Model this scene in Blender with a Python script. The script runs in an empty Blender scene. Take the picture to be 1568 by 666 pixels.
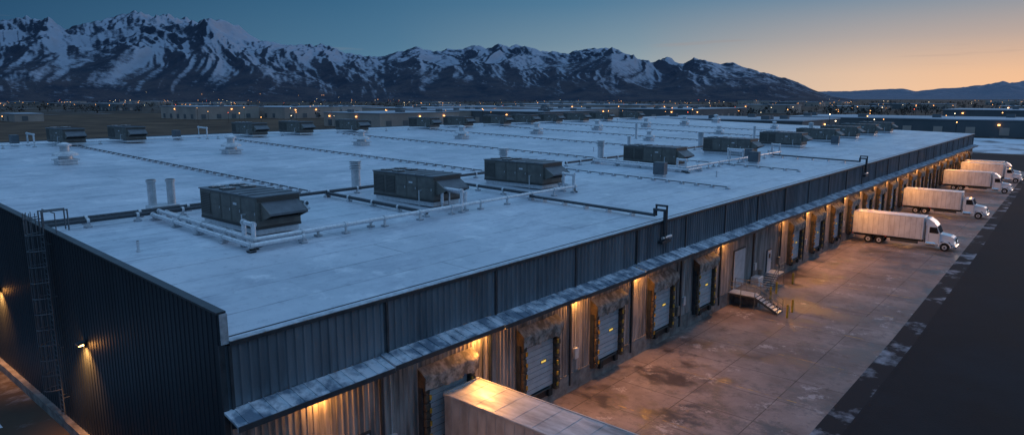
import bpy, math, random
import numpy as np
from mathutils import Vector, noise
random.seed(7); rng=np.random.default_rng(7)
sc=bpy.context.scene
sc.view_settings.view_transform='Standard'
try: sc.view_settings.look='None'
except Exception: pass
sc.view_settings.exposure=0
# ------------------------------------------------------------------ materials
def nodes(name):
    m=bpy.data.materials.new(name); m.use_nodes=True
    nt=m.node_tree; b=nt.nodes['Principled BSDF']
    return m,nt,b
def mk(name,c1,c2=None,scale=1.0,rough=.6,rough2=None,metal=0,bump=0,bscale=None,detail=6,lo=.35,hi=.65,stretch=(1,1,1),emis=None,estr=0,spec=None):
    m,nt,b=nodes(name); N=nt.nodes; L=nt.links
    b.inputs['Base Color'].default_value=(*c1,1); b.inputs['Roughness'].default_value=rough; b.inputs['Metallic'].default_value=metal
    if spec is not None: b.inputs['Specular IOR Level'].default_value=spec
    if emis: b.inputs['Emission Color'].default_value=(*emis,1); b.inputs['Emission Strength'].default_value=estr
    tc=N.new('ShaderNodeTexCoord'); mp=N.new('ShaderNodeMapping'); mp.inputs['Scale'].default_value=stretch
    L.new(tc.outputs['Object'],mp.inputs['Vector'])
    if c2 is not None:
        n=N.new('ShaderNodeTexNoise'); n.inputs['Scale'].default_value=scale; n.inputs['Detail'].default_value=detail; n.inputs['Roughness'].default_value=.62
        L.new(mp.outputs[0],n.inputs['Vector'])
        mr=N.new('ShaderNodeMapRange'); mr.inputs[1].default_value=lo; mr.inputs[2].default_value=hi
        L.new(n.outputs['Fac'],mr.inputs[0])
        mx=N.new('ShaderNodeMix'); mx.data_type='RGBA'; mx.inputs[6].default_value=(*c1,1); mx.inputs[7].default_value=(*c2,1)
        L.new(mr.outputs[0],mx.inputs[0]); L.new(mx.outputs[2],b.inputs['Base Color'])
        if rough2 is not None:
            r=N.new('ShaderNodeMapRange'); r.inputs[3].default_value=rough; r.inputs[4].default_value=rough2
            L.new(mr.outputs[0],r.inputs[0]); L.new(r.outputs[0],b.inputs['Roughness'])
    if bump:
        n2=N.new('ShaderNodeTexNoise'); n2.inputs['Scale'].default_value=bscale or scale*3; n2.inputs['Detail'].default_value=4
        L.new(mp.outputs[0],n2.inputs['Vector'])
        bp=N.new('ShaderNodeBump'); bp.inputs['Strength'].default_value=bump; bp.inputs['Distance'].default_value=.05
        L.new(n2.outputs['Fac'],bp.inputs['Height']); L.new(bp.outputs[0],b.inputs['Normal'])
    return m
def mixnode(nt,fac,a,b,blend='MIX'):
    mx=nt.nodes.new('ShaderNodeMix'); mx.data_type='RGBA'; mx.blend_type=blend
    for s,v in ((0,fac),(6,a),(7,b)):
        if isinstance(v,(int,float)): mx.inputs[s].default_value=v
        elif isinstance(v,tuple): mx.inputs[s].default_value=(*v,1)
        else: nt.links.new(v,mx.inputs[s])
    return mx.outputs[2]
def mathn(nt,op,a,b=None,c=None):
    n=nt.nodes.new('ShaderNodeMath'); n.operation=op
    for i,v in enumerate((a,b,c)):
        if v is None: continue
        if isinstance(v,(int,float)): n.inputs[i].default_value=v
        else: nt.links.new(v,n.inputs[i])
    return n.outputs[0]
def noisen(nt,vec,scale,detail=6,rough=.6,stretch=None):
    if stretch:
        mp=nt.nodes.new('ShaderNodeMapping'); mp.inputs['Scale'].default_value=stretch
        nt.links.new(vec,mp.inputs['Vector']); vec=mp.outputs[0]
    n=nt.nodes.new('ShaderNodeTexNoise'); n.inputs['Scale'].default_value=scale; n.inputs['Detail'].default_value=detail; n.inputs['Roughness'].default_value=rough
    nt.links.new(vec,n.inputs['Vector']); return n.outputs['Fac']
def rangen(nt,v,a,b,c=0,d=1):
    n=nt.nodes.new('ShaderNodeMapRange'); n.inputs[1].default_value=a;n.inputs[2].default_value=b;n.inputs[3].default_value=c;n.inputs[4].default_value=d
    nt.links.new(v,n.inputs[0]); return n.outputs[0]

def roof_mat():
    m,nt,b=nodes('roof_membrane'); N=nt.nodes;L=nt.links
    tc=N.new('ShaderNodeTexCoord').outputs['Object']
    col=mixnode(nt,rangen(nt,noisen(nt,tc,.07,9,.68),.36,.64),(.50,.56,.62),(.72,.76,.81))
    col=mixnode(nt,rangen(nt,noisen(nt,tc,.45,9,.72,(1,.35,1)),.5,.64,0,.65),col,(.36,.41,.48))
    col=mixnode(nt,rangen(nt,noisen(nt,tc,1.6,9,.78),.53,.70,0,.7),col,(.30,.34,.40))
    col=mixnode(nt,rangen(nt,noisen(nt,tc,.3,9,.7),.56,.68,0,.7),col,(.90,.92,.94))
    mp=N.new('ShaderNodeMapping'); mp.inputs['Rotation'].default_value=(0,0,math.pi/2); L.new(tc,mp.inputs['Vector'])
    br=N.new('ShaderNodeTexBrick'); br.inputs['Scale'].default_value=1; br.inputs['Brick Width'].default_value=26; br.inputs['Row Height'].default_value=3.05
    br.inputs['Mortar Size'].default_value=.07; br.inputs['Mortar Smooth'].default_value=.5
    L.new(mp.outputs[0],br.inputs['Vector'])
    br.inputs['Color1'].default_value=(.86,.87,.89,1); br.inputs['Color2'].default_value=(1,1,1,1); br.inputs['Mortar'].default_value=(.38,.40,.44,1)
    ms=mixnode(nt,rangen(nt,noisen(nt,tc,.35,6,.7),.38,.62,.15,1),(1.,1.,1.),br.outputs['Color'])
    col=mixnode(nt,1.0,col,ms,'MULTIPLY')
    L.new(col,b.inputs['Base Color'])
    L.new(rangen(nt,noisen(nt,tc,.25,6),.35,.7,.30,.55),b.inputs['Roughness'])
    bp=N.new('ShaderNodeBump'); bp.inputs['Strength'].default_value=.45; bp.inputs['Distance'].default_value=.05
    L.new(noisen(nt,tc,1.0,8,.72),bp.inputs['Height']); L.new(bp.outputs[0],b.inputs['Normal'])
    return m
def apron_mat():
    m,nt,b=nodes('apron_concrete'); N=nt.nodes;L=nt.links
    tc=N.new('ShaderNodeTexCoord').outputs['Object']
    col=mixnode(nt,rangen(nt,noisen(nt,tc,.16,9,.68),.36,.64),(.15,.108,.095),(.31,.24,.215))
    br=N.new('ShaderNodeTexBrick'); br.inputs['Scale'].default_value=1; br.inputs['Brick Width'].default_value=4.6; br.inputs['Row Height'].default_value=3.83; br.offset=0
    br.inputs['Mortar Size'].default_value=.035; br.inputs['Color1'].default_value=(.86,.86,.86,1); br.inputs['Color2'].default_value=(1,1,1,1); br.inputs['Mortar'].default_value=(.38,.36,.35,1)
    L.new(tc,br.inputs['Vector']); col=mixnode(nt,1.0,col,br.outputs['Color'],'MULTIPLY')
    st=noisen(nt,tc,.17,12,.78,(.9,1.05,1))
    col=mixnode(nt,rangen(nt,st,.50,.57,0,.85),col,(.04,.031,.03))
    col=mixnode(nt,rangen(nt,noisen(nt,tc,.8,10,.8),.52,.64,0,.65),col,(.06,.046,.042))
    col=mixnode(nt,rangen(nt,noisen(nt,tc,.3,12,.82),.57,.62,0,.7),col,(.46,.40,.38))
    L.new(col,b.inputs['Base Color'])
    L.new(rangen(nt,st,.49,.57,.78,.33),b.inputs['Roughness'])
    bp=N.new('ShaderNodeBump'); bp.inputs['Strength'].default_value=.3; bp.inputs['Distance'].default_value=.03
    L.new(noisen(nt,tc,5,7,.72),bp.inputs['Height']); L.new(bp.outputs[0],b.inputs['Normal'])
    return m
def ground_mat():
    m,nt,b=nodes('ground_soil'); N=nt.nodes;L=nt.links
    tc=N.new('ShaderNodeTexCoord').outputs['Object']
    col=mixnode(nt,rangen(nt,noisen(nt,tc,.006,8,.6),.4,.6),(.045,.038,.034),(.12,.085,.062))
    col=mixnode(nt,rangen(nt,noisen(nt,tc,.12,8,.7),.4,.7,0,.6),col,(.035,.028,.024))
    col=mixnode(nt,rangen(nt,noisen(nt,tc,.02,11,.78,(1,.5,1)),.55,.62,0,.6),col,(.40,.42,.46))
    L.new(col,b.inputs['Base Color']); b.inputs['Roughness'].default_value=.95; b.inputs['Specular IOR Level'].default_value=.15
    return m
def mountain_mat(name,haze,hz,snowline,soft):
    m,nt,b=nodes(name); N=nt.nodes;L=nt.links
    g=N.new('ShaderNodeNewGeometry'); pos=g.outputs['Position']
    sx=N.new('ShaderNodeSeparateXYZ'); L.new(pos,sx.inputs[0])
    sn=N.new('ShaderNodeSeparateXYZ'); L.new(g.outputs['Normal'],sn.inputs[0])
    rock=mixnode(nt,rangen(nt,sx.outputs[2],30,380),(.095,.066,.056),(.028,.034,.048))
    rock=mixnode(nt,rangen(nt,noisen(nt,pos,.006,9,.75),.42,.6),rock,(.018,.02,.028))
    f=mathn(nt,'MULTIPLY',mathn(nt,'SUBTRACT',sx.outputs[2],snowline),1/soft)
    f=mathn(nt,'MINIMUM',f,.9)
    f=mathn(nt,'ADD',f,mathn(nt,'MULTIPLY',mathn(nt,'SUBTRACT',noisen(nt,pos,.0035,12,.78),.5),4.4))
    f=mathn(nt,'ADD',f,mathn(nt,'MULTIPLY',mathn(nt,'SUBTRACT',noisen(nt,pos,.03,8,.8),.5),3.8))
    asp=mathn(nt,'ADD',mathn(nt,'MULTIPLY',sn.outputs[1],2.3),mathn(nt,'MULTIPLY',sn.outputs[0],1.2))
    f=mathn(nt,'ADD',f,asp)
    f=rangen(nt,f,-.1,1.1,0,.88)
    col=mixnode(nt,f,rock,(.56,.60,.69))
    col=mixnode(nt,haze,col,hz)  # aerial haze painted into the base colour as an even blue tint
    L.new(col,b.inputs['Base Color']); b.inputs['Roughness'].default_value=.95; b.inputs['Specular IOR Level'].default_value=.1
    bp=N.new('ShaderNodeBump'); bp.inputs['Strength'].default_value=1; bp.inputs['Distance'].default_value=40
    L.new(noisen(nt,pos,.008,10,.72),bp.inputs['Height']); L.new(bp.outputs[0],b.inputs['Normal'])
    return m
M={}
M['roof']=roof_mat(); M['apron']=apron_mat(); M['ground']=ground_mat()
M['asphalt']=mk('asphalt',(.007,.009,.012),(.022,.024,.028),.12,rough=.8,rough2=.95,bump=.3,bscale=8,spec=.15,detail=12)
M['frost']=mk('frosted_asphalt_edge',(.014,.016,.02),(.30,.32,.36),.35,rough=.85,spec=.2,detail=12,lo=.52,hi=.68)
M['sidingdark']=mk('siding_charcoal',(.13,.155,.18),(.27,.31,.35),.8,rough=.30,metal=.4,stretch=(1,1,.15))
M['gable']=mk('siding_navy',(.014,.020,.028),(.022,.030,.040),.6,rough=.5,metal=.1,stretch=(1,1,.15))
M['sidinglow']=mk('siding_weathered',(.16,.15,.145),(.42,.38,.36),2.2,rough=.40,rough2=.65,metal=.25,stretch=(1,1,.1),lo=.38,hi=.62)
M['trimdark']=mk('trim_dark',(.035,.042,.05),(.06,.07,.08),2,rough=.45,metal=.3)
M['trimlight']=mk('trim_light',(.6,.63,.67),(.3,.33,.36),3,rough=.4,metal=.2)
M['canopy']=mk('canopy_frosted',(.14,.19,.25),(.60,.65,.71),1.1,rough=.5,lo=.42,hi=.58,detail=12,bump=.3,bscale=5)
M['concrete']=mk('concrete',(.26,.24,.225),(.10,.09,.085),1.2,rough=.85,bump=.3,bscale=6)
M['foam']=mk('dock_seal_foam',(.035,.03,.026),(.12,.085,.055),3,rough=.8,bump=.6,bscale=6)
M['hood']=mk('dock_hood_fabric',(.33,.29,.265),(.10,.085,.075),1.6,rough=.75,bump=.7,bscale=4,lo=.42,hi=.58,detail=10)
M['door']=mk('door_panel_grey',(.48,.51,.54),(.36,.38,.41),1.5,rough=.5)
M['rubber']=mk('rubber',(.015,.015,.015),rough=.8)
M['yellow']=mk('yellow_paint',(.65,.38,.03),(.4,.22,.03),4,rough=.5)
M['yline']=mk('worn_yellow_line',(.50,.29,.07),(.17,.125,.11),1.1,rough=.7,lo=.40,hi=.54,detail=11)
M['label']=mk('glowing_door_label',(.8,.6,.1),rough=.5,emis=(1,.62,.12),estr=.7)  # plain yellow label with an added mild glow, not a lamp
M['hvac']=mk('hvac_paint',(.19,.185,.165),(.12,.118,.108),1.2,rough=.5,metal=.1)
M['hvac2']=mk('hvac_dark',(.055,.055,.052),rough=.55)
M['hvactop']=mk('hvac_top',(.085,.10,.115),(.15,.17,.19),1,rough=.45)
M['galv']=mk('galvanised',(.55,.57,.59),(.70,.72,.74),4,rough=.3,metal=.4)
M['whitem']=mk('white_metal',(.76,.77,.78),(.54,.55,.57),3,rough=.4,metal=.1)
M['pipe']=mk('pipe_jacket',(.85,.86,.88),(.6,.62,.65),5,rough=.22,metal=.4)
M['pipedark']=mk('pipe_dark',(.07,.085,.10),(.045,.05,.055),5,rough=.5,metal=.3)
M['black']=mk('black_paint',(.012,.012,.013),rough=.5)
M['glass']=mk('dark_glass',(.01,.013,.016),rough=.08)
M['truckwhite']=mk('truck_white',(.78,.77,.77),(.56,.54,.54),1.4,rough=.35,lo=.4,hi=.7,stretch=(1,1,.5),detail=9)
M['cabwhite']=mk('cab_white',(.74,.77,.80),rough=.22)
M['trailerroof']=mk('trailer_roof',(.52,.53,.55),(.24,.235,.235),1.0,rough=.42,rough2=.7,metal=.2,stretch=(.4,1.5,1),detail=11)
M['trailerside']=mk('trailer_side',(.50,.47,.45),(.30,.27,.25),1.2,rough=.5,stretch=(1,1,.4))
M['chrome']=mk('chrome',(.7,.7,.7),rough=.15,metal=1)
M['red']=mk('red_lens',(.5,.02,.01),rough=.3,emis=(1,.05,.02),estr=.3)
M['lamp']=mk('lamp_lens',(1,.7,.3),rough=.3,emis=(1,.52,.16),estr=14)
M['headl']=mk('headlight',(.8,.8,.8),rough=.1,emis=(.8,.9,1),estr=.6)
M['distwall']=mk('distant_wall',(.52,.43,.37),(.34,.29,.26),.05,rough=.8)
M['distwall2']=mk('distant_wall_dark',(.10,.125,.14),(.16,.17,.18),.05,rough=.8)
M['distroof']=mk('distant_roof',(.45,.50,.56),(.28,.31,.35),.03,rough=.7)
M['tree']=mk('bare_branches',(.028,.024,.022),(.055,.042,.034),.05,rough=.95)
M['lw']=mk('town_light_warm',(1,.6,.3),emis=(1,.42,.12),estr=6)
M['lc']=mk('town_light_white',(1,.9,.8),emis=(1,.75,.45),estr=6)
M['lr']=mk('town_light_red',(1,.2,.1),emis=(1,.12,.05),estr=5)
M['snow']=mk('snow_patch',(.16,.16,.17),(.66,.69,.74),.05,rough=.8,lo=.40,hi=.50,detail=12)
M['field']=mk('field_dry_grass',(.16,.105,.07),(.065,.045,.034),.03,rough=.95,detail=10,spec=.1)
# ------------------------------------------------------------------ mesh builder
class MB:
    def __init__(s): s.v=[];s.f=[];s.m=[];s.sm=[];s.mats=[]
    def mi(s,k):
        if k not in s.mats: s.mats.append(k)
        return s.mats.index(k)
    def add(s,vs,fs,k,smooth=False):
        o=len(s.v); s.v+= [tuple(p) for p in vs]; i=s.mi(k)
        for f in fs: s.f.append(tuple(o+a for a in f)); s.m.append(i); s.sm.append(smooth)
    def box(s,x0,x1,y0,y1,z0,z1,k):
        s.add([(x0,y0,z0),(x1,y0,z0),(x1,y1,z0),(x0,y1,z0),(x0,y0,z1),(x1,y0,z1),(x1,y1,z1),(x0,y1,z1)],
              [(0,3,2,1),(4,5,6,7),(0,1,5,4),(1,2,6,5),(2,3,7,6),(3,0,4,7)],k)
    def bbox(s,x0,x1,y0,y1,z0,z1,k,c=.04):
        P=[]
        for z,i in ((z0,c),(z0+c,0),(z1-c,0),(z1,c)):
            a,b,d,e=x0+i,x1-i,y0+i,y1-i
            q=c
            P+= [(a+q,d,z),(b-q,d,z),(b,d+q,z),(b,e-q,z),(b-q,e,z),(a+q,e,z),(a,e-q,z),(a,d+q,z)]
        F=[tuple(range(7,-1,-1)),tuple(range(24,32))]
        for r in range(3):
            for j in range(8):
                k2=(j+1)%8; F.append((r*8+j,r*8+k2,r*8+8+k2,r*8+8+j))
        s.add(P,F,k)
    def cyl(s,p0,p1,r,k,n=12,r2=None,cap=True):
        p0=Vector(p0);p1=Vector(p1);d=(p1-p0).normalized(); r2=r if r2 is None else r2
        a=Vector((0,0,1)) if abs(d.z)<.9 else Vector((1,0,0)); u=d.cross(a).normalized(); w=d.cross(u)
        A=[p0+(u*math.cos(t)+w*math.sin(t))*r for t in [2*math.pi*i/n for i in range(n)]]
        B=[p1+(u*math.cos(t)+w*math.sin(t))*r2 for t in [2*math.pi*i/n for i in range(n)]]
        s.add(A+B,[(i,(i+1)%n,n+(i+1)%n,n+i) for i in range(n)],k,True)
        if cap: s.add(A+B,[tuple(range(n-1,-1,-1)),tuple(range(n,2*n))],k)
    def pipe(s,pts,r,k,n=8):
        for a,b in zip(pts[:-1],pts[1:]):
            a=Vector(a);b=Vector(b);d=(b-a).normalized()*r*.8
            s.cyl(a-d,b+d,r,k,n)
    def prism(s,prof,y0,y1,k,axis='y'):
        n=len(prof)
        if axis=='y': A=[(x,y0,z) for x,z in prof];B=[(x,y1,z) for x,z in prof]
        else: A=[(y0,x,z) for x,z in prof];B=[(y1,x,z) for x,z in prof]
        s.add(A+B,[tuple(range(n-1,-1,-1)),tuple(range(n,2*n))]+[(i,(i+1)%n,n+(i+1)%n,n+i) for i in range(n)],k)
    def mesh(s,name):
        me=bpy.data.meshes.new(name); me.from_pydata(s.v,[],s.f)
        for k in s.mats: me.materials.append(M[k])
        me.polygons.foreach_set('material_index',s.m); me.polygons.foreach_set('use_smooth',s.sm); me.update(); return me
    def obj(s,name,parent=None,loc=(0,0,0)):
        return inst(s.mesh(name),name,loc,parent)
def inst(me,name,loc=(0,0,0),parent=None,rz=0,scale=1):
    o=bpy.data.objects.new(name,me); o.location=loc; o.rotation_euler=(0,0,rz); o.scale=(scale,)*3
    sc.collection.objects.link(o)
    if parent: o.parent=parent
    return o
def empty(name,loc=(0,0,0)):
    return inst(None,name,loc)
# ------------------------------------------------------------------ dims
XW=-24.6; Y0=11.65; Y1=214.; XB=-126.; PIT=7.67
def roofz(x): return 9.8+.025*(XW-x)
DY=[23.4+PIT*k for k in range(25)]
wh=empty('warehouse_building')
b=MB()
b.add([(XW,Y0+.1,9.8),(XW,Y1,9.8),(XB,Y1,roofz(XB)),(XB,Y0+.1,roofz(XB))],[(0,1,2,3)],'roof')
b.obj('roof',wh)
def corr(b,u0,u1,pitch,depth,zb,zt,place,k,rib=.07):
    V=[];F=[];u=u0;pts=[]
    while u<u1:
        for du,d in ((0,0),(pitch-rib-.04,0),(pitch-rib,depth),(pitch-.02,depth)):
            if u+du<=u1: pts.append((u+du,d))
        u+=pitch
    pts.append((u1,0))
    for (u,d) in pts: V.append(place(u,d,zb)); V.append(place(u,d,zt(u) if callable(zt) else zt))
    for i in range(len(pts)-1): F.append((2*i,2*i+2,2*i+3,2*i+1))
    b.add(V,F,k)
b=MB(); corr(b,Y0,Y1,.41,.07,7.0,9.62,lambda u,d,z:(XW+d,u,z),'sidingdark',.11); b.obj('upper_siding',wh)
b=MB(); corr(b,Y0,Y1,.30,.04,1.25,7.0,lambda u,d,z:(XW+d,u,z),'sidinglow'); b.obj('lower_siding',wh)
b=MB(); b.box(XW-.2,XW+.09,Y0,Y1,-.2,1.25,'concrete'); b.obj('dock_plinth',wh)
def gz(x):
    return 10.93+.0388*(XW-x) if x>-65 else 12.5-.006*(-65-x)
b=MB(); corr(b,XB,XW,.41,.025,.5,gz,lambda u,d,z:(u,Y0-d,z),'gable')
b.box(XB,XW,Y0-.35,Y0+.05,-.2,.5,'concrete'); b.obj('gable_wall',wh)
b=MB()
for xa,xb in ((XW+.06,-65),(-65,XB)):
    za,zb=gz(xa),gz(xb)
    b.add([(xa,Y0-.1,za),(xb,Y0-.1,zb),(xb,Y0+.28,zb),(xa,Y0+.28,za),(xa,Y0-.1,za+.09),(xb,Y0-.1,zb+.09),(xb,Y0+.28,zb+.09),(xa,Y0+.28,za+.09)],
      [(0,1,2,3),(4,5,6,7),(0,1,5,4),(2,3,7,6),(1,2,6,5),(0,3,7,4)],'trimdark')
b.add([(XW,Y0+.22,9.7),(XB,Y0+.22,12.2),(XB,Y0+.22,gz(XB)),(-65,Y0+.22,12.5),(XW,Y0+.22,gz(XW))],[(0,1,2,3,4)],'trimlight')
b.box(XW+.052,XW+.11,Y0+.0,Y0+.3,9.72,gz(XW),'trimlight')
b.box(XW+.0,XW+.10,Y0-.1,Y0+.12,.5,9.7,'trimdark')
b.obj('gable_coping',wh)
b=MB(); b.box(XB-.1,XB,Y0,Y1,0,12.25,'sidingdark'); 
b.add([(XW,Y1,0),(XB,Y1,0),(XB,Y1,12.3),(XW,Y1,9.8)],[(0,1,2,3)],'sidingdark'); b.obj('rear_walls',wh)
b=MB(); b.box(XB-.15,XB+.2,Y0,Y1,12.25,12.45,'trimdark'); b.obj('rear_coping',wh)
b=MB()
y=Y0+.3
while y<Y1:
    y2=min(y+PIT-.03,Y1)
    b.box(XW-.05,XW+.16,y,y2,9.62,9.80,'trimdark')
    b.box(XW-.10,XW+.19,y,y2,9.803,9.835,'trimlight')
    b.box(XW-.42,XW-.34,y,y2,9.81,9.83,'trimdark')
    b.box(XW+.075,XW+.15,y-.06,y+.06,7.05,9.62,'trimdark')
    y+=PIT
b.obj('eave_gutter',wh)
b=MB(); y=Y0-.1; i=0
while y<Y1:
    L=PIT; y2=min(y+L-.05,Y1); dz=[.0,.07,.03][i%3]
    b.prism([(XW+.05,7.05+dz),(XW+1.15,6.78+dz),(XW+1.15,6.55+dz),(XW+1.1,6.55+dz),(XW+1.1,6.70+dz),(XW+.05,6.95+dz)],y,y2,'canopy')
    b.box(XW+1.152,XW+1.18,y,y2,6.53+dz,6.76+dz,'trimdark')
    q=y+.4
    while q<y2-.1:
        b.prism([(XW+.05,7.05+dz),(XW+.05,7.085+dz),(XW+1.15,6.815+dz),(XW+1.15,6.78+dz)],q,q+.04,'canopy'); q+=.62
    for q in (y+.3,y+PIT/2):
        b.prism([(XW+.05,6.9),(XW+1.0,6.68),(XW+1.0,6.62),(XW+.05,6.2)],q,q+.05,'trimdark')
    y+=L; i+=1
b.obj('canopy',wh)
def dockdoor(seed):
    random.seed(seed); b=MB()
    b.box(.05,.10,-1.5,1.5,1.25,4.75,'black')
    zs=[1.28,1.97,2.66,3.35,4.04,4.73]
    for a,c in zip(zs[:-1],zs[1:]):
        b.bbox(.08,.15,-1.46,1.46,a,c-.03,'door',.015)
        b.box(.15,.158,-1.3,1.3,a+.3,a+.32,'hvac2')
    b.box(.152,.17,.25,.72,3.0,3.13,'label'); b.box(.151,.165,.2,.77,2.96,3.17,'black')
    for s in (-1,1):
        y0,y1=(1.44,1.82) if s>0 else (-1.82,-1.44)
        z=.95
        while z<4.75:
            h=min(.42,4.75-z); j=random.uniform(-.04,.04)
            b.bbox(.04,.46+j,y0+random.uniform(-.02,.02),y1+random.uniform(-.03,.03),z,z+h-.01,'foam',.05); z+=h
        b.box(.02,.30,(1.86 if s>0 else -1.93),(1.93 if s>0 else -1.86),.95,5.2,'trimdark')
        for q in range(5): b.box(.44,.52,(1.46 if s>0 else -1.56),(1.56 if s>0 else -1.46),1.25+q*.7,1.5+q*.7,'yellow')
        b.bbox(.03,.4,(.75 if s>0 else -1.15),(1.15 if s>0 else -.75),.72,1.2,'rubber',.03)
    b.box(.02,.25,-.72,.72,.75,1.22,'black'); b.box(.25,.34,-1.0,1.0,1.2,1.26,'hvac2')
    nx,ny=8,22; V=[];F=[]
    for i in range(nx+1):
        for j in range(ny+1):
            t=i/nx; yy=-1.95+3.9*j/ny
            if t<.6: x=.03+.6*t/.6; z=5.72-.36*t/.6
            else: x=.63-.03*(t-.6)/.4; z=5.36-.66*(t-.6)/.4
            sg=math.sin(math.pi*j/ny)
            nn=noise.noise(Vector((yy*1.7,t*3,seed*5)))
            z-= (.1*sg*t+.10*nn+random.uniform(-.02,.02))*(1 if t>0 else 0); x+=(.08*nn+random.uniform(-.015,.015))*(1 if t>0 else 0)
            if i==nx: z+=random.uniform(-.10,.04)
            V.append((x,yy,z))
    for i in range(nx):
        for j in range(ny):
            a=i*(ny+1)+j; F.append((a,a+1,a+ny+2,a+ny+1))
    b.add(V,F,'hood',True)
    for yy in (-1.94,1.94): b.add([(.03,yy,5.70),(.62,yy,5.34),(.58,yy,4.75),(.03,yy,4.75)],[(0,1,2,3)],'foam')
    b.box(.04,.45,-1.84,1.84,4.76,5.1,'foam')
    return b.mesh('dock_door')
dd=[dockdoor(s) for s in (1,2,3,4,5)]
skip={5,6}
for k,y in enumerate(DY):
    if k in skip: continue
    inst(dd[k%5],'dock_door',(XW+.04,y,0),wh)
def pdoor(b,yc,z0,w,h,k='door'):
    b.box(XW+.045,XW+.12,yc-w/2-.12,yc+w/2+.12,z0,z0+h+.12,'trimdark')
    b.bbox(XW+.1,XW+.16,yc-w/2,yc+w/2,z0,z0+h,k,.02)
b=MB(); pdoor(b,61.8,1.3,2.5,3.6); b.obj('overhead_door',wh)
for q in (17.8,69.6):
    b=MB(); pdoor(b,q,1.3,1.05,2.2,'door'); b.box(XW+.161,XW+.175,q-.25,q+.25,2.7,3.2,'glass'); b.box(XW+.16,XW+.22,q+.36,q+.44,2.3,2.36,'galv'); b.obj('personnel_door',wh)
b=MB()
y=Y0+PIT+.1; i=0
while y<Y1:
    b.box(XW+.05,XW+.18,y-.35,y-.2,.5,6.85,'trimdark')
    if i%2==0: b.box(XW+.05,XW+.25,y+.1,y+.5,2.2,2.9,'galv'); b.cyl((XW+.1,y+.3,2.9),(XW+.1,y+.3,6.8),.03,'galv',6)
    if i%3==1: b.bbox(XW+.05,XW+.35,y-1.1,y-.7,1.6,2.4,'hvac',.02); b.cyl((XW+.1,y-.9,2.4),(XW+.1,y-.9,6.8),.04,'trimdark',6)
    y+=PIT; i+=1
b.obj('downspouts_and_conduit',wh)
for yy in (46.3,105.):
    b=MB()
    for o,r in ((0,.10),(.30,.08)):
        b.pipe([(XW+.3,yy+o,8.3),(XW+.3,yy+o,10.6+o),(XW-.6,yy+o,10.6+o),(XW-.6,yy+o,10.15),(-37.4,yy+o,roofz(-37.4)+.35)],r,'pipedark')
    b.pipe([(XW+.3,yy-.2,8.5),(XW+.3,yy+1.0,8.5)],.12,'galv')
    b.box(XW+.08,XW+.45,yy-.5,yy+.8,8.1,8.3,'trimdark')
    b.cyl((XW+.3,yy,8.3),(XW+.3,yy,10.5),.13,'pipedark',10)
    for x in np.arange(-36,-26,2.2): b.box(x-.08,x+.08,yy-.15,yy+.45,roofz(x),roofz(x)+.3,'galv')
    b.obj('edge_pipe',wh)
# ------------------------------------------------------------------ HVAC
def hvac(seed):
    random.seed(seed); b=MB(); Lx,Ly,H=7.6,3.2,2.15
    b.box(.15,Lx-.15,.15,Ly-.15,-.35,.02,'galv')
    b.bbox(0,Lx,0,Ly,.02,.2,'hvac2',.02)
    xs=[0,1.6,3.0,4.4,5.7,Lx]
    for i,(a,c) in enumerate(zip(xs[:-1],xs[1:])):
        b.bbox(a+.012,c-.012,.03,Ly-.03,.2,H-.08,'hvac',.02)
        for side in (0,1):
            y=.028 if side==0 else Ly-.028; e=-.02 if side==0 else .02
            y0,y1=sorted((y,y+e))
            if i==0 or (i==1 and seed==2):
                b.box(a+.12,c-.12,y0,y1,.4,H-.3,'hvac2')
                for z in np.arange(.45,H-.35,.12): b.box(a+.14,c-.14,min(y0,y0+e),max(y1,y1+e),z,z+.035,'hvac')
            else:
                b.box(a+.1,c-.1,y0,y1,.3,1.15,'hvac'); b.box(a+.1,c-.1,y0,y1,1.2,H-.2,'hvac')
                b.box(c-.25,c-.19,min(y0,y0+e),max(y1,y1+e),.95,1.12,'galv')
        if i==3: b.box(a+.3,a+.75,-.02,.004,1.4,1.55,'whitem')
    b.bbox(-.05,Lx+.05,-.05,Ly+.05,H-.08,H,'hvactop',.02)
    for fx in (.9,2.4):
        for fy in (.85,2.35):
            b.cyl((fx,fy,H),(fx,fy,H+.07),.55,'hvac2',20); b.cyl((fx,fy,H+.06),(fx,fy,H+.075),.50,'black',20)
            for t in range(0,180,30):
                c,s=math.cos(math.radians(t))*.52,math.sin(math.radians(t))*.52
                b.cyl((fx-c,fy-s,H+.09),(fx+c,fy+s,H+.09),.012,'galv',4)
    for x in (3.3,4.4,5.5,6.6): b.box(x,x+.05,0,Ly,H,H+.05,'hvactop')
    b.prism([(Lx,1.75),(Lx+1.05,1.12),(Lx+1.05,.98),(Lx+.98,.98),(Lx,1.62)],.35,Ly-.2,'hvactop')
    for y0 in (.30,Ly-.2): b.prism([(Lx,1.77),(Lx+1.07,1.13),(Lx+1.07,.96),(Lx,.55)],y0,y0+.05,'hvac')
    b.box(Lx+.0,Lx+.03,.4,Ly-.25,.6,1.5,'black')
    for z in np.arange(.62,1.1,.12): b.prism([(Lx+.03,z),(Lx+.28,z+.09),(Lx+.28,z+.11),(Lx+.03,z+.03)],.4,Ly-.25,'hvac2')
    b.box(Lx,Lx+.04,.1,Ly-.1,1.8,2.0,'hvac2')
    b.pipe([(6.2,-.25,-.3),(6.2,-.25,.9),(6.2,.05,.9)],.05,'galv')
    return b.mesh('rooftop_hvac_unit')
hv=[hvac(1),hvac(2)]
for i,y in enumerate([21.9,37.1,51.3,78.4,102.4,126,146,162,178,194]):
    x=-47.6; inst(hv[i%2],'rooftop_hvac_unit',(x,y,roofz(x+3)+.38))
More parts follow.
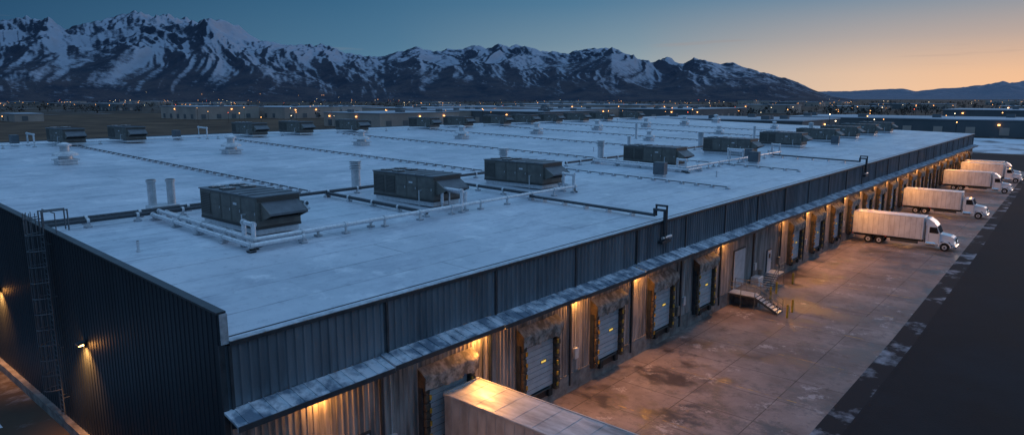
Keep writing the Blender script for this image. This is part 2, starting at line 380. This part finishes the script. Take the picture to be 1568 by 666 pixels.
for i,y in enumerate([33.2,41.7,62.5,72,85,105,116,130,141,152,165,178,196]):
    x=-121.; inst(hv[i%2],'rooftop_hvac_unit',(x,y,roofz(x+3)+.38),scale=.95)
def fan():
    b=MB()
    b.bbox(-.95,.95,-.95,.95,0,.45,'whitem',.04); b.bbox(-1.15,1.15,-1.15,1.15,.45,.6,'whitem',.03)
    b.cyl((0,0,.6),(0,0,1.0),.75,'galv',20); b.cyl((0,0,1.0),(0,0,1.25),1.35,'whitem',24,1.25); b.cyl((0,0,1.25),(0,0,1.5),1.25,'whitem',24,.75)
    b.cyl((0,0,1.5),(0,0,2.1),.5,'galv',16); b.cyl((0,0,2.1),(0,0,2.3),.75,'whitem',20); b.cyl((0,0,2.3),(0,0,2.5),.75,'whitem',20,.2)
    return b.mesh('roof_exhaust_fan')
fm=fan()
for y in (26.5,46.5,68.5,91.5,114,137,160,182,203): inst(fm,'roof_exhaust_fan',(-90.5,y,roofz(-90.5)))
for y in (118,150,185): inst(fm,'roof_exhaust_fan',(-66,y,roofz(-66)),scale=.8)
def stack(h,r,head):
    b=MB(); b.cyl((0,0,0),(0,0,.12),r*1.5,'whitem',16); b.cyl((0,0,0),(0,0,h),r,'galv',18)
    for z in (.35*h,.7*h): b.cyl((0,0,z),(0,0,z+.06),r*1.06,'whitem',18)
    if head:
        for q in range(4): b.cyl((0,0,h-.75+q*.22),(0,0,h-.62+q*.22),r*1.5,'galv',18,r*1.15)
        b.cyl((0,0,h+.05),(0,0,h+.2),r*1.5,'whitem',18,r*.3)
    else: b.cyl((0,0,h-.1),(0,0,h+.1),r*1.2,'galv',18); b.cyl((0,0,h+.1),(0,0,h+.11),r*1.0,'black',18)
    return b.mesh('roof_vent_stack')
s1=stack(2.3,.3,False); s2=stack(2.6,.42,True); s3=stack(.55,.07,False); s4=stack(2.8,.22,False)
for x,y,s in ((-53.9,21.2,s1),(-53.4,22.4,s1),(-53,39.3,s2),(-53,60.5,s2),(-52.5,80.5,s2),(-52.5,88,s4),(-52.5,112,s2),(-52,135,s4),(-52,170,s2),(-41.5,15.3,s3),(-60,90,s3),(-33,75,s3),(-70,120,s4)):
    inst(s,'roof_vent_stack',(x,y,roofz(x)))
b=MB(); b.box(-1.3,1.3,-1.3,1.3,0,.14,'whitem'); b.bbox(-.7,.7,-1.0,1.0,.14,.5,'galv',.03)
pad=b.mesh('vent_base_pad'); 
for x,y in ((-53.6,21.8),): inst(pad,'vent_base_pad',(x,y,roofz(x)))
def piperun(name,runs,mat,r,step=3.0):
    b=MB()
    for pts in runs:
        P=[(x,y,roofz(x)+h) for x,y,h in pts]; b.pipe(P,r,mat,10)
        for A,B in zip(P[:-1],P[1:]):
            A=Vector(A);B=Vector(B);d=B-A
            if abs(d.z)>.5*d.length: continue
            n=max(1,int(d.length/step))
            for i in range(n+1):
                q=A+d*(i/n); z=roofz(q.x)
                b.box(q.x-.06,q.x+.06,q.y-.06,q.y+.06,z+.1,q.z,'galv'); b.bbox(q.x-.22,q.x+.22,q.y-.22,q.y+.22,z,z+.13,'trimlight',.03)
                b.cyl(q-d.normalized()*.09,q+d.normalized()*.09,r*1.35,'galv',10)
    return b.obj(name)
for (ya,yb) in ((20.2,53.0),(76.,108.)):
    piperun('roof_pipe_run',[[(-50.3,ya,.6),(-37.4,ya,.6),(-37.4,yb,.6),(-39.2,yb,.6)],
      [(-50.3,ya+.5,.45),(-37.9,ya+.5,.45),(-37.9,ya+9,.45)],
      [(-50.3,ya-.45,.4),(-36.9,ya-.45,.4),(-36.9,ya+3,.4)],
      [(-37.4,ya+.02,.6),(-37.4,ya+.02,1.5),(-38.5,ya+.02,1.5),(-38.5,ya+.02,.5)],
      [(-37.4,ya+17.5,.6),(-37.4,ya+17.5,1.7),(-39.6,ya+17.5,1.7),(-39.6,ya+17.5,.6)],
      [(-37.8,ya+18.3,.5),(-37.8,ya+18.3,1.4),(-39.6,ya+18.3,1.4)],
      [(-37.4,yb-.2,.6),(-37.4,yb-.2,1.7),(-38.6,yb-.2,1.7),(-38.6,yb-.2,.5)]],'pipe',.14)
piperun('roof_pipe_run',[[(-50.8,12.6,.45),(-50.8,66,.45)],[(-52.2,12.6,.4),(-52.2,30,.4)],[(-50.8,30,.45),(-47,30,.45)],[(-50.8,47,.45),(-38,47,.45)],[(-50.8,70,.45),(-50.8,200,.45)],[(-50.8,34.5,.35),(-38,34.5,.35)]],'pipedark',.14)
piperun('roof_pipe_run',[[(-115,14,.5),(-115,210,.5)],[(-115,30,.5),(-115,30,1.8),(-118,30,1.8),(-118,30,.4)],[(-115,55,.5),(-115,55,1.9),(-118,55,1.9)]],'pipe',.13,6)
for y in (34.5,57.5,80.5,103.5,126.5,149.5,172.5):
    piperun('roof_conduit',[[(-112,y,.22),(-53.5,y,.22)]],'pipedark',.06,1.6)
for y in (66.5,88.):
    piperun('roof_conduit',[[(-50,y,.2),(-28,y,.2)]],'pipedark',.05,1.6)
b=MB(); b.bbox(0,1.4,0,.9,.2,1.6,'hvactop',.04); b.box(.1,1.3,.1,.8,0,.2,'galv')
cab=b.mesh('roof_electrical_cabinet')
for x,y in ((-39,97),(-36.5,93),(-119,28),(-117,50),(-39,140),(-38.5,70)): inst(cab,'roof_electrical_cabinet',(x,y,roofz(x)))
b=MB(); lx=-43.9; LM='hvactop'
for s in (-.28,.28):
    b.pipe([(lx+s,Y0-.35,1.0),(lx+s,Y0-.35,gz(lx)+1.15),(lx+s,Y0+.9,gz(lx)+1.15),(lx+s,Y0+.9,gz(lx))],.04,LM,6)
z=1.2
while z<gz(lx): b.cyl((lx-.28,Y0-.35,z),(lx+.28,Y0-.35,z),.018,LM,5); z+=.3
z=2.6
while z<gz(lx)+1.2:
    pts=[(lx+.42*math.cos(t),Y0-.4-.75*math.sin(t),z) for t in [math.pi*i/8 for i in range(9)]]
    b.pipe(pts,.03,LM,5); z+=.9
for i in range(1,8):
    t=math.pi*i/8; x,y=lx+.42*math.cos(t),Y0-.4-.75*math.sin(t); b.cyl((x,y,2.6),(x,y,gz(lx)+1.15),.022,LM,5)
for z in (2,5,8,11):
    for s in (-.28,.28): b.cyl((lx+s,Y0-.35,z),(lx+s,Y0,z),.02,LM,5)
for s in (-1.2,.9):
    b.pipe([(lx+s,Y0+.1,gz(lx)),(lx+s,Y0+.1,gz(lx)+1.1),(lx+(-.3 if s<0 else .3),Y0+.1,gz(lx)+1.1)],.03,LM,5)
b.obj('caged_ladder')
# ------------------------------------------------------------------ lamps
b=MB(); b.bbox(0,.12,-.18,.18,-.15,.2,'trimdark',.02); b.prism([(.1,.18),(.42,.12),(.42,.02),(.38,.02),(.1,.1)],-.2,.2,'trimdark')
b.box(.12,.36,-.15,.15,-.03,.02,'lamp')
lampme=b.mesh('wall_lamp')
random.seed(21)
def lamp(x,y,z,rz,ep,es,tilt=48,size=150,off=.46):
    o=inst(lampme,'wall_lamp',(x,y,z),rz=rz)
    def child(t,name,e,loc):
        l=bpy.data.lights.new(name,t); l.energy=e; l.color=(1,.40,.085); l.shadow_soft_size=.12
        c=bpy.data.objects.new(name,l); sc.collection.objects.link(c); c.parent=o; c.location=loc; return c,l
    if ep: child('POINT','bulb',ep,(.42,0,-.16))
    if es:
        c,l=child('SPOT','flood',es,(off,0,-.12)); l.spot_size=math.radians(size); l.spot_blend=1
        c.rotation_euler=(0,-math.radians(tilt),0)
LY=[15.8,25.8,34.8,42.6,57.6,72.9]+[DY[k]-PIT/2 for k in range(8,25)]
for y in LY:
    v=random.uniform(.75,1.2); lamp(XW+.05,y,6.3,0,190*v,1250*v)
for x in (-39.8,-56): lamp(x,Y0-.05,6.1,-math.pi/2,20,2200,tilt=-22,size=120,off=.46)
# ------------------------------------------------------------------ ground sheets
def sheet(name,poly,z,k):
    b=MB(); b.add([(x,y,z) for x,y in poly],[tuple(range(len(poly)))],k); return b.obj(name)
R=30000
sheet('ground',[(-R,-R),(R,-R),(R,R),(-R,R)],-.06,'ground')
sheet('asphalt_road',[(-9,-60),(60,-60),(60,285),(-130,285),(-130,225),(-9,225)],-.02,'asphalt')
sheet('concrete_apron',[(XW,-20),(-10.7,-20),(-10.7,60),(-13,222),(XW,222)],0.0,'apron')
sheet('asphalt_strip',[(-11.5,-60),(-9,-60),(-9,225),(-14,225)],-.012,'asphalt')
sheet('frosted_edge',[(-11.2,-20),(-9.6,-20),(-9.2,60),(-9.9,110),(-12,222),(-13.4,222)],-.006,'frost')
b=MB()
for k in range(-1,26):
    y=DY[0]-PIT/2+PIT*k
    b.add([(XW+3.2,y-.05,.006),(-11.9,y-.05,.006),(-11.9,y+.05,.006),(XW+3.2,y+.05,.006)],[(0,1,2,3)],'yline')
b.obj('stall_markings')
sheet('dry_field',[(-900,20),(-150,20),(-150,330),(-330,420),(-900,420)],-.03,'field')
sheet('snowy_lot',[(-70,290),(260,290),(260,395),(-70,395)],-.01,'snow')
sheet('snow_strip',[(-60,-20),(-47,-20),(-47,9),(-60,9)],-.03,'snow')
sheet('snowy_field',[(-700,430),(-420,430),(-420,520),(-700,520)],-.02,'snow')
# ------------------------------------------------------------------ trucks
def wheel(b,x,y,w=.28,r=.5):
    b.cyl((x,y-w/2,r),(x,y+w/2,r),r,'rubber',20); b.cyl((x,y-w/2-.01,r),(x,y+w/2+.01,r),r*.55,'galv',14); b.cyl((x,y-w/2-.05,r),(x,y+w/2+.05,r),r*.22,'hvac2',10)
def boxtruck(fair=True):
    b=MB(); W=1.28
    b.bbox(0,8.3,-W,W,1.15,4.05,'truckwhite',.05)
    for z in (1.2,3.95): 
        for s in (-1,1): b.box(.0,8.32,s*W-(.02),s*W+(.02),z,z+.09,'galv')
    for x in np.arange(.6,8.2,.62):
        for s in (-1,1): b.box(x,x+.03,s*(W+.004)-.008,s*(W+.004)+.008,1.3,3.95,'trailerside')
    for s in (-1,1):
        b.box(.02,.08,s*1.1-.08,s*1.1+.08,1.0,1.12,'red'); b.box(4,4.12,s*W-.03,s*W+.03,1.05,1.12,'red')
        b.box(0,11.4,s*.45-.06,s*.45+.06,.8,1.1,'black')
        for x in (2.0,3.3): wheel(b,x,s*.98,.5)
        wheel(b,10.75,s*1.05,.3)
        b.cyl((8.7,s*.95,.75),(9.7,s*.95,.75),.3,'chrome',14)
        b.box(4.6,7.8,s*1.15-.02,s*1.15+.02,.6,.95,'hvac2')
        for i in range(6):
            t0,t1=math.pi*i/6,math.pi*(i+1)/6
            b.prism([(10.75+.62*math.cos(t0),.5+.62*math.sin(t0)),(10.75+.72*math.cos(t0),.5+.72*math.sin(t0)),(10.75+.72*math.cos(t1),.5+.72*math.sin(t1)),(10.75+.62*math.cos(t1),.5+.62*math.sin(t1))],s*1.05-.2,s*1.05+.2,'cabwhite')
        b.box(9.75,9.85,s*1.45-.1,s*1.45+.1,2.2,2.7,'black'); b.cyl((9.8,s*1.1,2.6),(9.8,s*1.45,2.6),.03,'black',5)
        b.add([(8.95,s*1.116,2.15),(10.0,s*1.116,2.15),(9.74,s*1.116,2.92),(8.95,s*1.116,2.92)],[(0,1,2,3)],'glass')
        b.box(8.9,8.92,s*1.114-.006,s*1.114+.006,.9,2.1,'black'); b.box(10.05,10.07,s*1.114-.006,s*1.114+.006,.9,2.1,'black')
        b.bbox(11.72,11.84,s*.85-.15,s*.85+.15,1.05,1.3,'headl',.02)
        b.cyl((8.42,s*1.0,1),(8.42,s*1.0,3.5),.07,'chrome',8)
    b.prism([(8.6,.75),(8.6,2.95),(8.75,3.1),(9.75,3.05),(10.15,2.15),(10.2,1.0),(10.2,.75)],-1.11,1.11,'cabwhite')
    b.prism([(10.2,1.0),(10.15,2.12),(11.3,1.92),(11.62,1.75),(11.78,1.4),(11.8,.85),(11.4,.85),(11.2,1.2),(10.3,1.2)],-.88,.88,'cabwhite')
    b.add([(9.78,-1.0,3.01),(9.78,1.0,3.01),(10.16,1.0,2.2),(10.16,-1.0,2.2)],[(0,1,2,3)],'glass')
    b.box(11.79,11.83,-.5,.5,.95,1.65,'black'); b.bbox(11.6,11.98,-1.2,1.2,.45,.8,'chrome',.05)
    if fair: b.prism([(8.5,3.05),(8.5,3.95),(8.8,3.9),(9.4,3.5),(9.75,3.08)],-1.0,1.0,'cabwhite')
    else:
        for yy in (-.6,0,.6): b.box(9.3,9.45,yy-.06,yy+.06,3.08,3.16,'lw')
    return b.mesh('box_truck')
tms=[boxtruck(True),boxtruck(False)]
for i,(k,x) in enumerate(((10,XW+.72),(14,XW+.72),(19,XW+.72),(22,XW+.72),(23,XW+.0))):
    inst(tms[i%2],'box_truck',(x,DY[k],0))
b=MB(); W=1.3; L=15.0
b.bbox(0,L,-W,W,1.2,4.1,'trailerside',.05)
b.box(.05,L-.05,-W+.07,W-.07,4.102,4.125,'trailerroof')
for s in (-1,1):
    b.bbox(0,L,s*W-.05,s*W+.05,4.03,4.16,'trailerside',.02); b.box(0,L,s*W-.03,s*W+.03,1.15,1.3,'galv')
    for x in np.arange(.5,L,.6): b.box(x,x+.05,s*(W+.008)-.012,s*(W+.008)+.012,1.3,4.03,'trailerside')
    for x in (1.6,2.9): wheel(b,x,s*1.0,.5)
    b.cyl((11.5,s*.8,0.02),(11.5,s*.8,1.2),.08,'galv',8); b.box(11.3,11.7,s*.8-.15,s*.8+.15,.0,.05,'galv')
    b.box(0,L,s*.5-.06,s*.5+.06,.95,1.2,'black')
for x in np.arange(.9,L,1.2): b.box(x,x+.04,-W+.09,W-.09,4.125,4.137,'trailerroof')
b.box(0,.08,-W,W,3.98,4.2,'trailerside')
b.obj('semi_trailer',None,(XW+.62,24.0,0))
def stairs(y0,name):
    b=MB(); x0=XW+.1; x1=XW+2.6; w=1.3
    b.box(x0,x1,y0-w/2,y0+w/2,1.22,1.3,'galv'); b.box(x0,x1,y0-w/2,y0-w/2+.06,1.05,1.22,'trimdark'); b.box(x0,x1,y0+w/2-.06,y0+w/2,1.05,1.22,'trimdark')
    n=7
    for i in range(n):
        x=x1+i*.3; z=1.3-(i+1)*.1625; b.box(x,x+.3,y0-w/2,y0+w/2,z-.04,z,'galv')
    for s in (-1,1):
        y=y0+s*w/2
        b.prism([(x1,1.28),(x1,1.05),(x1+n*.3,-.0),(x1+n*.3,.2)],y-.02,y+.02,'trimdark')
        for x in (x0+.1,x0+1.2,x1): b.cyl((x,y,0),(x,y,2.35),.03,'hvac',6)
        b.cyl((x1+n*.3,y,0),(x1+n*.3,y,1.15),.03,'hvac',6); b.cyl((x1+n*.15,y,.6),(x1+n*.15,y,1.72),.025,'hvac',6)
        for h in (1.05,.55): b.pipe([(x0+.1,y,1.3+h),(x1,y,1.3+h),(x1+n*.3,y,.1+h)],.028,'hvac',6)
    return b.obj(name)
stairs(60.2,'dock_stairs')
b=MB()
b.box(XW+.1,XW+1.4,68.9,70.6,1.2,1.3,'galv')
for i in range(7): b.box(XW+.1,XW+1.4,68.9-.28*(i+1),68.9-.28*i,1.26-.165*(i+1),1.3-.165*(i+1),'galv')
for x in (XW+1.4,):
    for y,z in ((70.6,2.3),(68.9,2.3),(66.94,1.15)): b.cyl((x,y,0),(x,y,z),.03,'hvac',6)
    for h in (1.0,.5): b.pipe([(x,70.6,1.3+h),(x,68.9,1.3+h),(x,66.94,.1+h)],.028,'hvac',6)
b.obj('dock_stairs')
b=MB(); b.box(XW+.1,XW+2.4,60.9,63.4,0,1.28,'concrete'); b.obj('dock_platform')
def bollard(): 
    b=MB(); b.cyl((0,0,0),(0,0,1.15),.1,'yellow',14); b.cyl((0,0,1.15),(0,0,1.22),.1,'yellow',14,.04); return b.mesh('bollard')
bm=bollard()
for x,y in ((-19.0,59.4),(-19.2,61.3),(-22.4,66.3),(-22.4,71),(-22.2,64.2)): inst(bm,'bollard',(x,y,0))
b=MB(); b.bbox(0,.8,0,1.3,.15,1.7,'galv',.03); b.box(0,.9,-.1,1.4,0,.15,'concrete'); b.cyl((.3,1.65,0),(.3,1.65,2.2),.2,'hvac',14)
b.obj('utility_cabinet',None,(XW+.2,64.6,0))
# ------------------------------------------------------------------ mountains
cy=math.radians(40.5); fwd=(-math.sin(cy),math.cos(cy)); rgt=(math.cos(cy),math.sin(cy))
prof=[(-700,70),(-500,40),(-300,55),(-150,30),(0,38),(40,30),(75,28),(110,42),(150,38),(185,27),(215,22),(250,25),(290,33),(330,28),(365,42),(400,58),(440,70),(470,68),(500,72),(530,78),(560,86),(580,88),(610,80),(645,73),(665,80),(700,75),(740,72),(790,70),(830,78),(870,82),(905,75),(935,72),(965,85),(1000,95),(1020,90),(1045,96),(1060,86),(1080,95),(1120,98),(1160,108),(1200,118),(1240,134),(1275,146),(1320,152),(2400,152)]
prof2=[(1000,120),(1150,135),(1250,141),(1300,140),(1340,138),(1380,136),(1400,140),(1440,136),(1480,134),(1520,127),(1568,125),(1700,118),(1900,120),(2400,130)]
def terrain(name,prof,a0,a1,na,r0,r1,nr,rc,mat,seed,smooth):
    az=np.linspace(math.radians(a0),math.radians(a1),na); u=784+1061*np.tan(az)
    pu=np.array([p[0] for p in prof]); pv=np.array([p[1] for p in prof])
    T=np.maximum((152-np.interp(u,pu,pv))/1061*np.cos(az),0)
    rr=np.linspace(r0,r1,nr); H=np.zeros((na,nr))
    for i in range(na):
        wob=noise.noise(Vector((az[i]*6,seed,0)))*.12
        for j in range(nr):
            s=(rr[j]-r0)/(rc-r0); s+=wob*min(s,1)
            A=az[i]*rc
            wx=.45*noise.noise(Vector((A/900,rr[j]/900,seed)))
            q=Vector((A/800+wx,rr[j]/2100+wx*.6,seed))
            rd=min(noise.ridged_multi_fractal(q,.92,2.15,8,1.0,2.0),2.2)
            e=s if s<1 else max(0,1-(s-1)*1.6)
            e=max(e,0); e=e**1.08
            sc_=min(max(s,0),1)
            H[i,j]=e*(.46+.38*rd*(1.25-.8*sc_))+ .035*e*noise.noise(Vector((A/120,rr[j]/160,seed)))
    Mx=(H/rr[None,:]).max(axis=1)
    k=np.ones(smooth)/smooth; Ms=np.convolve(np.pad(Mx,(smooth//2,smooth//2),mode='edge'),k,mode='valid')[:na]
    H*= (T/Ms)[:,None]
    X=(fwd[0]*np.cos(az)+rgt[0]*np.sin(az))[:,None]*rr[None,:]; Y=(fwd[1]*np.cos(az)+rgt[1]*np.sin(az))[:,None]*rr[None,:]
    V=np.stack([X,Y,H-2],-1).reshape(-1,3)
    I=np.arange(na*nr).reshape(na,nr); F=np.stack([I[:-1,:-1],I[1:,:-1],I[1:,1:],I[:-1,1:]],-1).reshape(-1,4)
    me=bpy.data.meshes.new(name); me.vertices.add(len(V)); me.vertices.foreach_set('co',V.ravel().astype(np.float32))
    me.loops.add(F.size); me.loops.foreach_set('vertex_index',F.ravel().astype(np.int32))
    me.polygons.add(len(F)); me.polygons.foreach_set('loop_start',np.arange(0,F.size,4,dtype=np.int32))
    me.update(calc_edges=True); me.validate(); me.materials.append(mat); me.polygons.foreach_set('use_smooth',[True]*len(F))
    inst(me,name); return az,rr,H
az,rr,H=terrain('mountain_range',prof,-56,40,1250,3300,7600,190,6300,mountain_mat('mountain_snow_rock_haze',.20,(.10,.17,.28),165,280),3.3,31)
terrain('distant_hills',prof2,8,62,420,9000,16000,60,13000,mountain_mat('hill_snow_rock_haze',.6,(.24,.29,.38),200,400),9.1,15)
# ------------------------------------------------------------------ town
def P(u,D):
    x=(u-784)/1045; return D*(-.659+.7604*x),D*(.772+.6494*x)
random.seed(11)
def dist_building(x,y,w,d,h,wall,lit=True):
    b=MB(); b.box(-w/2,w/2,-d/2,d/2,0,h,wall); b.box(-w/2-.3,w/2+.3,-d/2-.3,d/2+.3,h,h+.5,'distroof')
    for i in range(int(w/14)):
        xx=-w/2+7+i*14
        b.box(xx-2,xx+2,-d/2-.25,-d/2-.02,.8,4.6,'distwall2' if wall=='distwall' else 'distwall')
    for i in range(int(d/14)):
        yy=-d/2+7+i*14
        b.box(w/2+.02,w/2+.25,yy-2,yy+2,.8,4.6,'distwall2' if wall=='distwall' else 'distwall')
    for i in range(int(w*d/900)):
        xx=random.uniform(-w/2+4,w/2-4);yy=random.uniform(-d/2+4,d/2-4); b.box(xx-2,xx+2,yy-1.3,yy+1.3,h+.5,h+2.3,'distwall2')
    if lit:
        for i in range(int(w/22)):
            xx=-w/2+11+i*22+random.uniform(-4,4)
            if random.random()<.5: b.box(xx-.5,xx+.5,-d/2-.6,-d/2-.3,h-2.4,h-1.8,'lw')
        for i in range(int(d/22)):
            yy=-d/2+11+i*22
            if random.random()<.5: b.box(w/2+.3,w/2+.6,yy-.5,yy+.5,h-2.4,h-1.8,'lw')
    b.obj('distant_warehouse',None,(x,y,0))
spec=[(320,640,70,60,11,'distwall'),(430,680,110,60,10,'distwall'),(600,470,60,70,9,'distwall'),(700,560,80,60,9,'distwall'),(640,620,60,80,10,'distwall'),(940,800,120,90,11,'distwall'),(1050,640,70,120,9,'distwall2'),(820,520,70,70,9,'distwall2'),(760,700,90,80,10,'distwall'),(30,560,40,20,6,'distwall'),(520,820,90,60,9,'distwall'),(870,640,80,70,9,'distwall')]
for u,D,w,d,h,k in spec:
    x,y=P(u,D); dist_building(x,y,w,d,h,k)
dist_building(-10,440,260,60,8,'distwall2'); dist_building(-150,360,90,60,8,'distwall2'); dist_building(60,640,300,80,10,'distwall2')
for i in range(50):
    u=random.uniform(-200,1750); D=random.uniform(800,2100); x,y=P(u,D)
    if -200<u<300 and D<1000: continue
    dist_building(x,y,random.uniform(35,110),random.uniform(35,90),random.uniform(5,11),random.choice(['distwall','distwall','distwall2']))
V=[];F=[];TR=[]
for i in range(4600):
    u=random.uniform(-350,1950); D=math.exp(random.uniform(math.log(620),math.log(3300))); 
    if noise.noise(Vector((u/90,D/220,1.7)))<-.02: continue
    if u<380 and D<820: continue
    if u>1150 and D<650: continue
    TR.append((*P(u,D),random.uniform(4,11)))
for (x,y,h) in TR:
    n=16
    th=rng.uniform(0,2*math.pi,n); ph=rng.uniform(-1,1,n); r=rng.uniform(.4,1,n)
    cx=x+np.cos(th)*r*h*.36; cyy=y+np.sin(th)*r*h*.36; cz=h*(.6+.38*ph*np.sqrt(1-.5*r*r))
    for a,bb,c in zip(cx,cyy,cz):
        o=len(V); s=h*.17
        for q in range(3): V.append((a+random.uniform(-s,s),bb+random.uniform(-s,s),max(.3,c+random.uniform(-s,s))))
        F.append((o,o+1,o+2))
    o=len(V); V+=[(x-.2,y,0),(x+.2,y,0),(x+.05,y,h*.8),(x-.05,y,h*.8)]; F.append((o,o+1,o+2,o+3))
me=bpy.data.meshes.new('distant_trees'); me.from_pydata(V,[],F); me.materials.append(M['tree']); inst(me,'distant_trees')
b=MB()
def dot(x,y,z,s,k):
    b.add([(x-s,y,z),(x+s,y,z),(x,y-s,z),(x,y+s,z),(x,y,z-s),(x,y,z+s)],[(0,2,5),(2,1,5),(1,3,5),(3,0,5),(2,0,4),(1,2,4),(3,1,4),(0,3,4)],k)
for i in range(400):
    u=random.uniform(-300,1900); D=math.exp(random.uniform(math.log(420),math.log(3000)))
    if u<260 and D<900: continue
    if u>1200 and D>420 and random.random()<.12: D=random.uniform(300,420)
    x,y=P(u,D); s=random.uniform(.16,.38)*max(1,D/1300); k=random.choice(['lw','lw','lw','lc','lr'] if random.random()<.4 else ['lw','lw','lc'])
    z=random.uniform(6,12); dot(x,y,z,s,k); b.cyl((x,y,0),(x,y,z),.1,'black',4,cap=False)
for i in range(14):
    a=random.randint(330,620); j=random.randint(1,7)
    r=rr[j]; t=az[a]; x=(fwd[0]*math.cos(t)+rgt[0]*math.sin(t))*r; y=(fwd[1]*math.cos(t)+rgt[1]*math.sin(t))*r
    dot(x,y,H[a,j]+5,random.uniform(.7,1.0),random.choice(['lw','lw','lc']))
b.obj('town_lights')
# ------------------------------------------------------------------ world
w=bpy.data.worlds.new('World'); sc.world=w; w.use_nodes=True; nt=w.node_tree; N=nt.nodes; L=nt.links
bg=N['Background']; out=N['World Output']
tc=N.new('ShaderNodeTexCoord').outputs['Generated']
nrm=N.new('ShaderNodeVectorMath'); nrm.operation='NORMALIZE'; L.new(tc,nrm.inputs[0])
sx=N.new('ShaderNodeSeparateXYZ'); L.new(nrm.outputs[0],sx.inputs[0])
hor=N.new('ShaderNodeVectorMath'); hor.operation='MULTIPLY'; hor.inputs[1].default_value=(1,1,0); L.new(nrm.outputs[0],hor.inputs[0])
hn=N.new('ShaderNodeVectorMath'); hn.operation='NORMALIZE'; L.new(hor.outputs[0],hn.inputs[0])
dt=N.new('ShaderNodeVectorMath'); dt.operation='DOT_PRODUCT'; sa=math.radians(10); dt.inputs[1].default_value=(math.sin(sa),math.cos(sa),0); L.new(hn.outputs[0],dt.inputs[0])
a01=rangen(nt,dt.outputs['Value'],-1,1,0,1)
def ramp(fac,stops):
    r=N.new('ShaderNodeValToRGB'); cr=r.color_ramp
    while len(cr.elements)<len(stops): cr.elements.new(.5)
    for e,(p,c) in zip(cr.elements,stops): e.position=p; e.color=(*c,1)
    L.new(fac,r.inputs[0]); return r.outputs[0]
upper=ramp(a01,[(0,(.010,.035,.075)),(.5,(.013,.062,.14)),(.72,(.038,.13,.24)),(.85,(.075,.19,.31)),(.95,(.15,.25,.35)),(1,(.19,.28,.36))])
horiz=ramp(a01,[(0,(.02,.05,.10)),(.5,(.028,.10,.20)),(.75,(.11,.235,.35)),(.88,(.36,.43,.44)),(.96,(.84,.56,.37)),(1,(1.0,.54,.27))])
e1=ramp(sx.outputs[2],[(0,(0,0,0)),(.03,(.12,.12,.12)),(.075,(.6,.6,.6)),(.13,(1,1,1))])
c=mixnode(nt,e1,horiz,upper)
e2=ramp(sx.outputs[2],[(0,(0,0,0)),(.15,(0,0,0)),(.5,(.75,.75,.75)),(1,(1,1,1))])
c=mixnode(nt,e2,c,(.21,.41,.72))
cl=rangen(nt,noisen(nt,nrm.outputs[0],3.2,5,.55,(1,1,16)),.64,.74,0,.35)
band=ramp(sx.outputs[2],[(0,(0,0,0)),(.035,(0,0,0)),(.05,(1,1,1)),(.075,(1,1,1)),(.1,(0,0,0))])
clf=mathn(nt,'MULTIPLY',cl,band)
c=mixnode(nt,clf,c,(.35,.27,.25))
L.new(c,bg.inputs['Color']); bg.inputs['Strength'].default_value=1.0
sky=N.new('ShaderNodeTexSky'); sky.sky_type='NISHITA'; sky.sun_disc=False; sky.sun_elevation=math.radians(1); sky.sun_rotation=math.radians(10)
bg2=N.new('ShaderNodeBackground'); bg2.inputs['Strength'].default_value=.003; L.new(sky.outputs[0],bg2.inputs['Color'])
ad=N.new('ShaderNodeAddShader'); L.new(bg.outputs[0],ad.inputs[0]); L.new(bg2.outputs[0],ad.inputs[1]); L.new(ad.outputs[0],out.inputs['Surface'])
s=bpy.data.lights.new('sun','SUN'); s.energy=.28; s.angle=math.radians(12); s.color=(1,.66,.5)
so=bpy.data.objects.new('sun',s); sc.collection.objects.link(so)
d=Vector((math.sin(sa),math.cos(sa),math.tan(math.radians(9)))); so.rotation_euler=d.to_track_quat('Z','Y').to_euler()
# ------------------------------------------------------------------ camera
cam=bpy.data.cameras.new('camera'); co=bpy.data.objects.new('camera',cam); sc.collection.objects.link(co); sc.camera=co
cam.lens=24; cam.sensor_width=36; cam.clip_end=60000; cam.clip_start=.1
co.location=(0,0,19); co.rotation_euler=(math.radians(90-9.93),0,cy)
